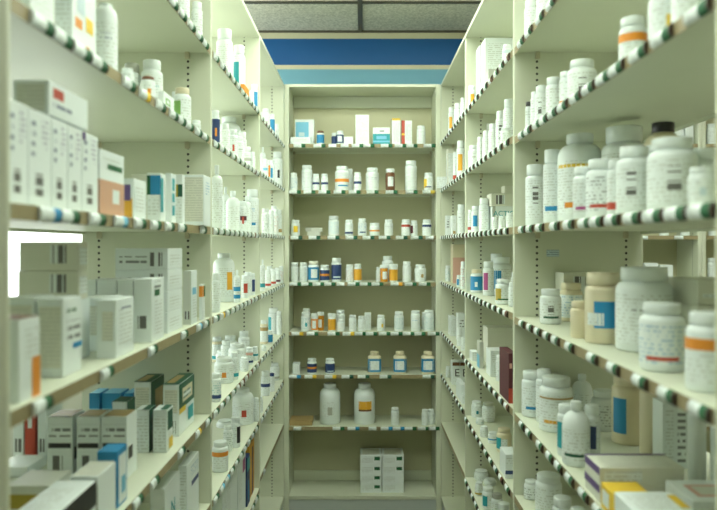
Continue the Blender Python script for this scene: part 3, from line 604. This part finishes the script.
# ---- far left bay
row('L3', 0, (266, 8, 109, 'bottle', 'text', I(.02)), (272.3, 5, 114, 'bottle', 'full:blue', I(.012)), (276.5, 5, 124, 'bottle', 'text', I(.008)), (262.5, 4, 112, 'bottle', 'text+spot:yellow', I(.012)))
row('L3', 1, (262.8, 5.5, 147, 'syrup', 'text', I(.03)), (265.3, 4.5, 159, 'bottle', 'text+band:skyblue', I(.008)), (268.3, 4.3, 160, 'bottle', 'text+sider:orange', I(.012)), (272, 6, 160, 'bottle', 'text+patch:blue', I(.012)), (277.8, 10, 152.5, 'jar', 'text+spot:black', I(.03)), (283, 4.5, 160, 'bottle', 'text', I(.01)))
row('L3', 2, (265.5, 7.5, 208.5, 'bottle', 'text:green', I(.012)), (271, 6, 210, 'bottle', 'text', I(.012)), (275.5, 6, 209, 'bottle', 'text:red', I(.012)), (279.7, 5.5, 210, 'bottle', 'text+low:tan', I(.012)), (283, 4.5, 211, 'bottle', 'text:red', I(.01)), (274, 6, 206, 'bottle', 'text', I(.08)))
row('L3', 3, (262.6, 5, 259.5, 'syrup', 'text+low:teal', I(.008)), (268, 6, 270, 'bottle', 'text+low:red', I(.012)), (273, 6, 268.5, 'bottle', 'text+low:red', I(.012)), (277.5, 5.5, 267.5, 'bottle', 'text+low:maroon', I(.012)), (281.7, 4.5, 266, 'bottle', 'text:red', I(.012)), (270, 6, 266, 'bottle', 'text', I(.08)))
row('L3', 4, (270, 5.5, 331, 'bottle', 'full:blue', I(.01)), (274, 10, 307.5, 'bottle', 'text+sidel:teal', I(.035)), (264, 8, 320, 'jar', 'text+high:tan', I(.03, body='ivory')), (279, 5, 311, 'bottle', 'text', I(.02)), (264, 4.5, 345, 'bottle', 'text', I(.006)))
row('L3', 5, (265.5, 9, 371, 'bottle', 'text+band:navy', I(.02)), (275.5, 9, 362, 'jar', 'text+low:grey', I(.025)), (272, 5, 373, 'bottle', 'text', dict(inset=.01, cap='navy')), (260.5, 4.5, 396, 'bottle', 'text', I(.006)))
# ---- near right bay
row('R1', 0, (530.5, 12, 1, 'bottle', 'text', I(.012)), (543, 13, -9), (558, 14, -20))
row('R1', 1, (528.5, 5.5, 102, 'bottle', 'text', dict(inset=.008, cap='black')), (534.3, 6.5, 92, 'bottle', 'text', I(.012)), (541.3, 11, 86, 'bottle', 'text+bar', I(.02)), (553.5, 13.5, 78, 'bottle', 'text', I(.018)), (565.5, 10.5, 72, 'bottle', 'text+low:orange', I(.022)), (582, 25, 61, 'jar', 'text+bar', I(.03)),
    (633, 24, 18.5, 'bottle', 'text+high:orange', I(.03)), (665, 28, -12, 'bottle', 'text+spot:yellow', I(.012)), (688, 28, -22, 'bottle', 'text', I(.012)))
carton('R1', 1, .53, .575, 1.50, 1.56, .05 + .0, 'navy and ivory carton in the middle of the shelf', [('N', .35, 1, .1, .95, 'navy'), ('N', 0, .35, 0, 1, 'ivory')], base='navy', px=609, zb=None)
row('R1', 2, (580, 39, 134.5, 'big', 'text+line:yellow+stripe:orange', dict(inset=.044, jit=.05)), (535.5, 17.5, 165, 'bottle', 'text+bar', I(.012)), (552.5, 16, 150, 'bottle', 'text+stripe:blue', I(.02)), (583, 17, 167, 'bottle', 'text+stripe:magenta', I(.002)), (604, 31, 160, 'bottle', 'text:black+stripe:red', I(.014)),
    (634, 30, 147.5, 'jar', 'text+bar', I(.018)), (672, 42, 139, 'jar', 'text+bar', I(.024)), (655, 22, 146, 'bottle', 'text', I(.07)), (702, 23, 168, 'bottle', 'text+spot:paleblue', I(.010)), (703, 22, 149, 'bottle', 'text', I(.08)), (624, 38, 119.5, 'jar', 'text+stripe:magenta', I(.12)), (663, 32, 123, 'big', 'text', dict(inset=.16, body='ivory', cap='black')), (616, 15, 160, 'bottle', 'text+low:red', I(.03)))
row('R1', 3, (550.5, 21, 289, 'bottle', 'text+bar+stripe:darkgreen', I(.025)), (580, 19, 301, 'bottle', 'plain', I(.022, body='ivory', cap='ivory')), (603, 35, 272.5, 'bottle', 'wrap:blue+block', I(.03, body='ivory', cap='ivory')), (662, 43, 303, 'jar', 'text:blue+stripe:red', dict(inset=.018, jit=.05)), (708, 42, 312, 'jar', 'text+high:orange', I(.018)),
    (644, 54, 267, 'jar', 'text+name:black', I(.055)), (571, 22, 283, 'bottle', 'text:blue', dict(inset=.09, body='ivory', cap='ivory')))
carton('R1', 3, .505, .575, 1.76, 1.835, .118, 'white carton with barcode leaning on the end panel', [('N', .35, .8, .55, .92, 'b')], base='offwhite', px=577)
zt = top_of('R1', 3)
for i in range(3): carton('R1', 3, .56, .73, 1.17, 1.30, .0425, '%s long flat white carton of the pile' % ('lowest', 'middle', 'topmost')[i], [('N', .05, .45, .3, .45, 't'), ('N', .5, .95, .2, .7, 't')], base='offwhite', zb=zt + .043 * i, px=703 + i * .3)
row('R1', 4, (531, 18, 370, 'bottle', 'text+stripe:blue', I(.014)), (544, 14, 369, 'bottle', 'text+name:navy', I(.035)), (556, 30, 376.5, 'jar', 'text+stripe:amber+line:tan', I(.03)), (565.5, 14, 404, 'bottle', 'text+sidel:teal', I(.01)), (576, 24, 401, 'syrup', 'text+stripe:darkgreen', I(.012)), (592, 14, 405, 'bottle', 'text+patch:navy', I(.05)),
    (582, 18, 374, 'syrup', 'text', I(.14)), (604, 22, 390, 'jar', 'text:black', I(.15)), (628, 28, 372, 'bottle', 'sidel:blue', I(.16, body='ivory', cap='ivory')), (655, 26, 374, 'bottle', 'sider:blue', I(.18, body='ivory', cap='ivory')), (550, 12, 371, 'bottle', 'plain', dict(inset=.09, cap='grey')))
zt = top_of('R1', 4)
for i in range(2): carton('R1', 4, .405, .55, 1.195, 1.275, .030, ('lower', 'upper')[i] + ' flat white carton with purple edge', [('A', 0, 1, .55, 1, 'purple'), ('N', .05, .5, .2, .8, 't'), ('T', 0, 1, .9, 1, 'purple'), ('T', .1, .9, .1, .8, 'f')], zb=zt + .0303 * i, base='offwhite', px=635 + i)
carton('R1', 4, .402, .462, 1.115, 1.18, .042, 'yellow carton behind a white flat carton', [('A', .1, .6, .2, .8, 'white')], base='yellow', px=630)
carton('R1', 4, .399, .487, 1.02, 1.11, .050, 'white flat carton lying in front of a yellow one', [('N', .55, .7, .2, .8, 'b'), ('T', .1, .9, .1, .8, 't'), ('T', .85, 1, .2, .8, 'yellow')], px=655)
carton('R1', 4, .51, .63, 1.08, 1.18, .045, 'white carton with olive and pink oval top', [('T', .15, .8, .2, .75, 'pink'), ('T', .22, .72, .28, .67, 'offwhite'), ('T', .85, 1, 0, 1, 'gold'), ('N', .1, .9, .2, .8, 't')], px=700)
carton('R1', 4, .592, .645, 1.38, 1.43, .13, 'white upright carton with vertical black lettering', [('N', .55, .85, .1, .9, 'T'), ('N', .1, .4, .1, .9, 't')], px=676)
row('R1', 4, (697, 15, 400, 'tall', 'plain', I(.2)))
carton('R1', 4, .655, .72, 1.25, 1.32, .10, 'white carton in the back corner', TXT, px=713)
row('R1', 5, (531, 14, 480, 'bottle', 'text:black', I(.02)), (548.5, 26, 474, 'bottle', 'text', I(.028)), (562.5, 20, 497, 'bottle', 'text', I(.014)), (578, 16, 508, 'bottle', 'text', I(.014)))
# ---- middle right bay
pbox('R2', 0, 485, 513, 481, 38, 'large white carton with rows of print facing the viewer', [('N', .1, .9, .1, .9, 't')], inset=.02)
pbox('R2', 0, 479.5, 485, 476, 45, 'white upright carton beside the larger one', inset=.02)
pbox('R2', 0, 488.5, 499, 484, 69, 'low grey carton at the shelf lip', [('N', 0, 1, 0, 1, 'grey')], inset=.006, base='palegrey')
row('R2', 0, (472, 7.5, 86, 'bottle', 'text+patch:amber', I(.008)), (507, 9, 45, 'bottle', 'text+high:paleblue', I(.006)))
row('R2', 1, (509, 11, 99.5, 'bottle', 'text', I(.02)), (501, 10.5, 111.5, 'bottle', 'text+bar', I(.016)), (493.5, 10, 124, 'bottle', 'text', I(.016)), (486.5, 8, 131, 'bottle', 'text', I(.016)), (480.5, 7, 137, 'bottle', 'text', I(.014)), (473, 11, 146.5, 'jar', 'text+name:brown', I(.02)), (489, 9, 125, 'bottle', 'text', dict(inset=.08, cap='palegrey')), (505, 9, 128, 'bottle', 'text', I(.005)))
row('R2', 2, (475.5, 8.5, 206, 'bottle', 'text+patch:blue', I(.012)), (484, 10, 198.5, 'bottle', 'text', I(.03)), (495, 7, 217, 'bottle', 'text:grey', I(.008)), (502, 7, 216, 'bottle', 'text:grey', I(.008)), (510, 7.5, 213, 'bottle', 'text', I(.008)), (469.5, 5, 210, 'bottle', 'text+low:red', I(.012)))
ACT = carton('R2', 2, .47, .565, 2.535, 2.62, .0935, 'grey-white carton lettered with teal name below a barcode carton', [('N', 0, .12, 0, 1, 'grey')], px=501.5)
carton('R2', 2, .465, .565, 2.53, 2.62, .046, 'white carton with barcode lying on the lettered one', [('N', .18, .5, .15, .85, 'b'), ('T', 0, .1, 0, 1, 'black')], base='offwhite', zb=top_of('R2', 2) + .0938, px=501)
carton('R2', 2, .515, .56, 2.54, 2.60, .028, 'small plain carton topmost on the pile', base='offwhite', zb=top_of('R2', 2) + .1402, px=509)
row('R2', 3, (476.5, 12, 269.5, 'jar', 'full:blue+spot:white', I(.016, body='white', cap='ivory')), (503.5, 16, 279, 'bottle', 'text+sidel:gold+stripe:green', I(.010)), (513, 9, 282, 'bottle', 'text+sider:blue', I(.03)), (488.5, 11, 261.5, 'bottle', 'text+sidel:magenta', I(.035)), (501.5, 20, 257, 'jar', 'text+sidel:blue', I(.075)), (495, 14, 253.5, 'jar', 'text', I(.11)), (515, 8, 272, 'bottle', 'text', I(.1)))
pbox('R2', 4, 487.5, 514, 483, 328, 'large plain cream carton at the back', inset=.06, base='offwhite')
carton('R2', 4, .424, .485, 2.32, 2.40, .087, 'white carton with grey print in front of the cream one', [('N', .1, .9, .1, .9, 't')], px=498)
for i, (xa, xb) in enumerate(((.403, .4145), (.4155, .427))): carton('R2', 4, xa, xb, 1.93, 2.06, .138, ('maroon book with red foot, nearer the lip', 'maroon book with red foot, farther from the lip')[i], [('N', 0, 1, 0, .3, 'red'), ('N', .2, .8, .7, .8, 'pink')], base='maroon', cat='book', name='hardback_book', px=509 + 4 * i)
row('R2', 4, (504, 8, 372, 'bottle', 'text', I(.008)), (500, 8, 355, 'bottle', 'text', I(.03)))
pbox('R2', 4, 479.5, 483.5, 477, 342, 'narrow grey upright carton', [('A', 0, 1, 0, .5, 'skyblue')], inset=.015, base='palegrey')
pbox('R2', 4, 472, 478.5, 469.5, 352, 'small white carton with print at the far end', TXA, inset=.012)
row('R2', 5, (476, 10.5, 400, 'bottle', 'text+spot:teal', I(.02)), (488.5, 13, 402.5, 'jar', 'text', dict(inset=.05, cap='palegrey')), (484, 8, 426, 'bottle', 'text', I(.006)), (493, 10, 432, 'bottle', 'text+band:blue', I(.02)), (504, 15, 428, 'jar', 'panel+sidel:teal', I(.03, body='ivory', cap='ivory')), (480, 8, 418, 'bottle', 'text:teal', I(.02)))
carton('R2', 5, .404, .442, 1.98, 2.06, .068, 'white carton with navy stripe at the lip', [('N', 0, 1, .18, .34, 'navy'), ('N', .1, .9, .55, .9, 't')], px=509)
row('R2', 5, (512, 9, 480, 'bottle', 'text', I(.006)))
row('R2', 6, (481, 14, 469.5, 'bottle', 'text', I(.03)), (479, 8, 482, 'bottle', 'text+low:gold', I(.006)), (488, 12, 487, 'bottle', 'text+sidel:teal', I(.010)), (497, 12, 493.5, 'jar', 'text', dict(inset=.02, cap='grey')), (504, 13, 503, 'bottle', 'text', I(.012)), (490, 13, 479, 'jar', 'text', I(.09)))
# ---- far right bay
row('R3', 0, (451.3, 6, 107.5, 'bottle', 'text+patch:amber', I(.01)), (458, 8, 103.5, 'bottle', 'text', I(.02)), (463, 5, 98, 'bottle', 'text', I(.01)))
pbox('R3', 1, 447.5, 455, 446.2, 148.5, 'grey-white carton with print at the far end', TXA, inset=.02, base='offwhite')
row('R3', 1, (461, 9, 141, 'bottle', 'text+patch:amber', I(.012)), (455.5, 5, 152, 'bottle', 'text+low:red', I(.02)))
pbox('R3', 2, 446, 450, 445, 215.5, 'white carton with black mark', [('N', .2, .8, .4, .8, 'T')], inset=.012)
pbox('R3', 2, 452, 456.5, 450, 215.5, 'white carton with black and tan print', [('N', .2, .8, .2, .8, 't'), ('N', .2, .8, .05, .2, 'tan')], inset=.012)
row('R3', 2, (461.5, 8.5, 204.5, 'bottle', 'text+name:black', I(.02)))
carton('R3', 3, .43, .492, 3.33, 3.42, .185, 'tall pink carton with ivory top', [('N', 0, 1, 0, .66, 'pink')], base='ivory', px=459.5)
row('R3', 3, (448, 5.5, 265.5, 'bottle', 'text:teal', I(.015)), (459, 5, 275, 'bottle', 'text+sidel:blue', I(.008)), (463.3, 5.5, 261.5, 'bottle', 'text:red', I(.006)))
pbox('R3', 4, 450.5, 456, 448, 317, 'white carton with printed front', TXA, inset=.02)
pbox('R3', 4, 458, 465.5, 456, 314, 'white carton with black name', [('N', .2, .8, .5, .8, 'T'), ('A', .1, .9, .1, .9, 't')], inset=.03)
row('R3', 4, (459.5, 5.5, 327, 'squat', 'text', I(.006)), (463.2, 5, 337, 'bottle', 'text', I(.005)))
for i, (xa, xb, p) in enumerate(((.418, .452, 453), (.4535, .489, 462))):
    o = carton('R3', 5, xa, xb, 3.25, 3.33, .105, 'brown-topped white carton with a black letter, %s of the pair' % ('left', 'right')[i], [('N', 0, 1, .85, 1, 'brown'), ('N', .2, .8, .1, .2, 't')], px=p)
    o['mark'] = 1; (LET0, LET1) = (o, None) if i == 0 else (LET0, o)
pbox('R3', 5, 461, 466, 456, 385, 'low white carton in front of the brown-topped pair', inset=.006)
row('R3', 5, (463.5, 4.5, 393, 'bottle', 'text', I(.05)), (448, 4.5, 366, 'bottle', 'text', I(.01)))
# ---- units in the next aisle, seen through the near right bay
def sbox(si, xl, xr, yt, look, dep=.06, base='white', pt=()):
    d = D3 + .02; carton('S', si, (xl - VX) * d / F, (xr - VX) * d / F, d, d + dep, CZ + (VY - yt) * d / F - top_of('S', si), look, pt, base)
sbox(0, 676, 684, 121, 'white upright carton', pt=TXT); sbox(0, 685.5, 693.5, 123, 'white upright carton with print', pt=TXT)
row('S', 0, (711, 9, 124, 'bottle', 'text'), (668, 9, 122, 'bottle', 'text'))
sbox(3, 645, 658, 263, 'white carton left of a smaller one'); sbox(3, 660, 673, 265, 'white carton with pink foot', pt=[('N', .2, 1, 0, .2, 'pink')])
row('S', 3, (711.5, 8, 258, 'bottle', 'text'))
row('S', 2, (664, 9, 218, 'bottle', 'text'), (685, 9, 216, 'bottle', 'text'), (713, 9, 217, 'bottle', 'text'))
# ---- lettering and small stickers
def lettering(s, size, mt, parent, loc, rot, name='lettering'):
    cu = bpy.data.curves.new('lettering', 'FONT'); cu.body = s; cu.size = size; cu.extrude = .0002; cu.align_x = 'CENTER'; cu.align_y = 'CENTER'
    t = bpy.data.objects.new('tmp', cu); C.objects.link(t); bpy.context.view_layer.update()
    me = bpy.data.meshes.new_from_object(t); bpy.data.objects.remove(t); me.materials.clear(); me.materials.append(mt)
    o = link(name, me, parent, loc); o.rotation_euler = rot; return o
lettering('ACTION', .026, plain('teal', .5), ACT, (.006, -.0425 - .0006, .066), (pi / 2, 0, 0))
bx = NBOX.dimensions
lettering('N', .045, plain('teal', .5), NBOX, (bx.x / 2 + .0006, 0, .10), (pi / 2, 0, pi / 2))
for o in (LET0, LET1): lettering('E', .05, plain('black', .5), o, (.004, -.0406, .055), (pi / 2, 0, 0))
c = MB(); c.box((.004, -.0022, -.024), (.056, -.0008, .034), text('white', 'grey', .009, .5))
tagc = link('paper_card', c.mesh('paper_card'), None, (.373, 3.5578, CZ + .318)); tag(tagc, 'small square paper card stuck on the right upright of the back unit', 'card')
for p in UO['R1'].children:
    if p.name.startswith('upright') and abs(p.data.vertices[0].co.x - 0) < .01 and min(v.co.x for v in p.data.vertices) < .001:
        s_ = MB(); s_.box((.0081, .085, CZ - .028), (.0088, .118, CZ - .010), text('paleblue', 'navy', .006, .6)); link('sticker', s_.mesh('sticker'), p); break
# ------------------------------------------------------------------ labels: what it looks like and where it stands
ORD = ['', 'second ', 'third ', 'fourth ', 'fifth ', 'sixth ', 'seventh ', 'eighth ', 'ninth ', 'tenth ', 'eleventh ', 'twelfth ', 'thirteenth ', 'fourteenth ']
SN = ['top shelf', 'second shelf', 'third shelf', 'fourth shelf', 'fifth shelf', 'sixth shelf', 'seventh shelf', 'bottom shelf']
rows = {}
for it in ITEMS: rows.setdefault((it[0], it[1]), []).append(it)
for (u, si), lst in rows.items():
    lst.sort(key=lambda t: t[2]); n = len(lst)
    for i, (_, _, px, o, look, cat) in enumerate(lst):
        if i == 0: pos = 'leftmost'
        elif i == n - 1: pos = 'rightmost'
        elif i <= n - 1 - i: pos = ORD[i] + 'from left'
        else: pos = ORD[n - 1 - i] + 'from right'
        where = SN[si] + ', ' + UN[u]
        lab = '%s, %s, %s' % (look, pos, where) if n > 1 else '%s, alone on %s' % (look, where)
        if len(lab.split()) > 16:
            lab = '%s, %s' % (look, where)
            if sum(t[4] == look for t in lst) > 1 or len(lab.split()) > 16: print('LABEL', len(lab.split()), lab)
        o['label'] = lab
        o['category'] = cat
    kinds = {}
    for it in lst: kinds.setdefault(it[5], []).append(it[3])
    for c, os_ in kinds.items():
        if len(os_) > 1:
            for o in os_: o['group'] = '%s on the %s of the %s' % ({'box': 'cartons', 'bottle': 'bottles', 'jar': 'jars', 'vial': 'vials', 'book': 'books'}.get(c, c), SN[si], UN[u])
for w in WARN: print('WARN', w)
open('/tmp/warn.txt','w').write('\n'.join(map(str,WARN))) if 0 else None; print('items', len(ITEMS), 'objects', len(bpy.data.objects))

# ------------------------------------------------------------------ camera, world, view
cam = bpy.data.cameras.new('camera'); co = bpy.data.objects.new('camera', cam); C.objects.link(co)
co.location = (0, 0, CZ); co.rotation_euler = (pi / 2, 0, 0); cam.sensor_width = 36; cam.lens = F * 36 / 717
cam.shift_x = (358.5 - VX) / 717; cam.shift_y = (VY - 255) / 717; cam.clip_start = .02
cam.dof.use_dof = True; cam.dof.focus_distance = 2.5; cam.dof.aperture_fstop = 3.6
sc = bpy.context.scene; sc.camera = co
w = bpy.data.worlds.new('world'); sc.world = w; w.use_nodes = True
w.node_tree.nodes['Background'].inputs[0].default_value = (.9, 1, .85, 1); w.node_tree.nodes['Background'].inputs[1].default_value = .05
sc.view_settings.view_transform = 'Standard'; sc.view_settings.look = 'None'; sc.view_settings.gamma = 1; sc.view_settings.use_curve_mapping = False
sc.view_settings.exposure = 0.62
sc.cycles.max_bounces = 8; sc.cycles.diffuse_bounces = 5; sc.cycles.use_denoising = True
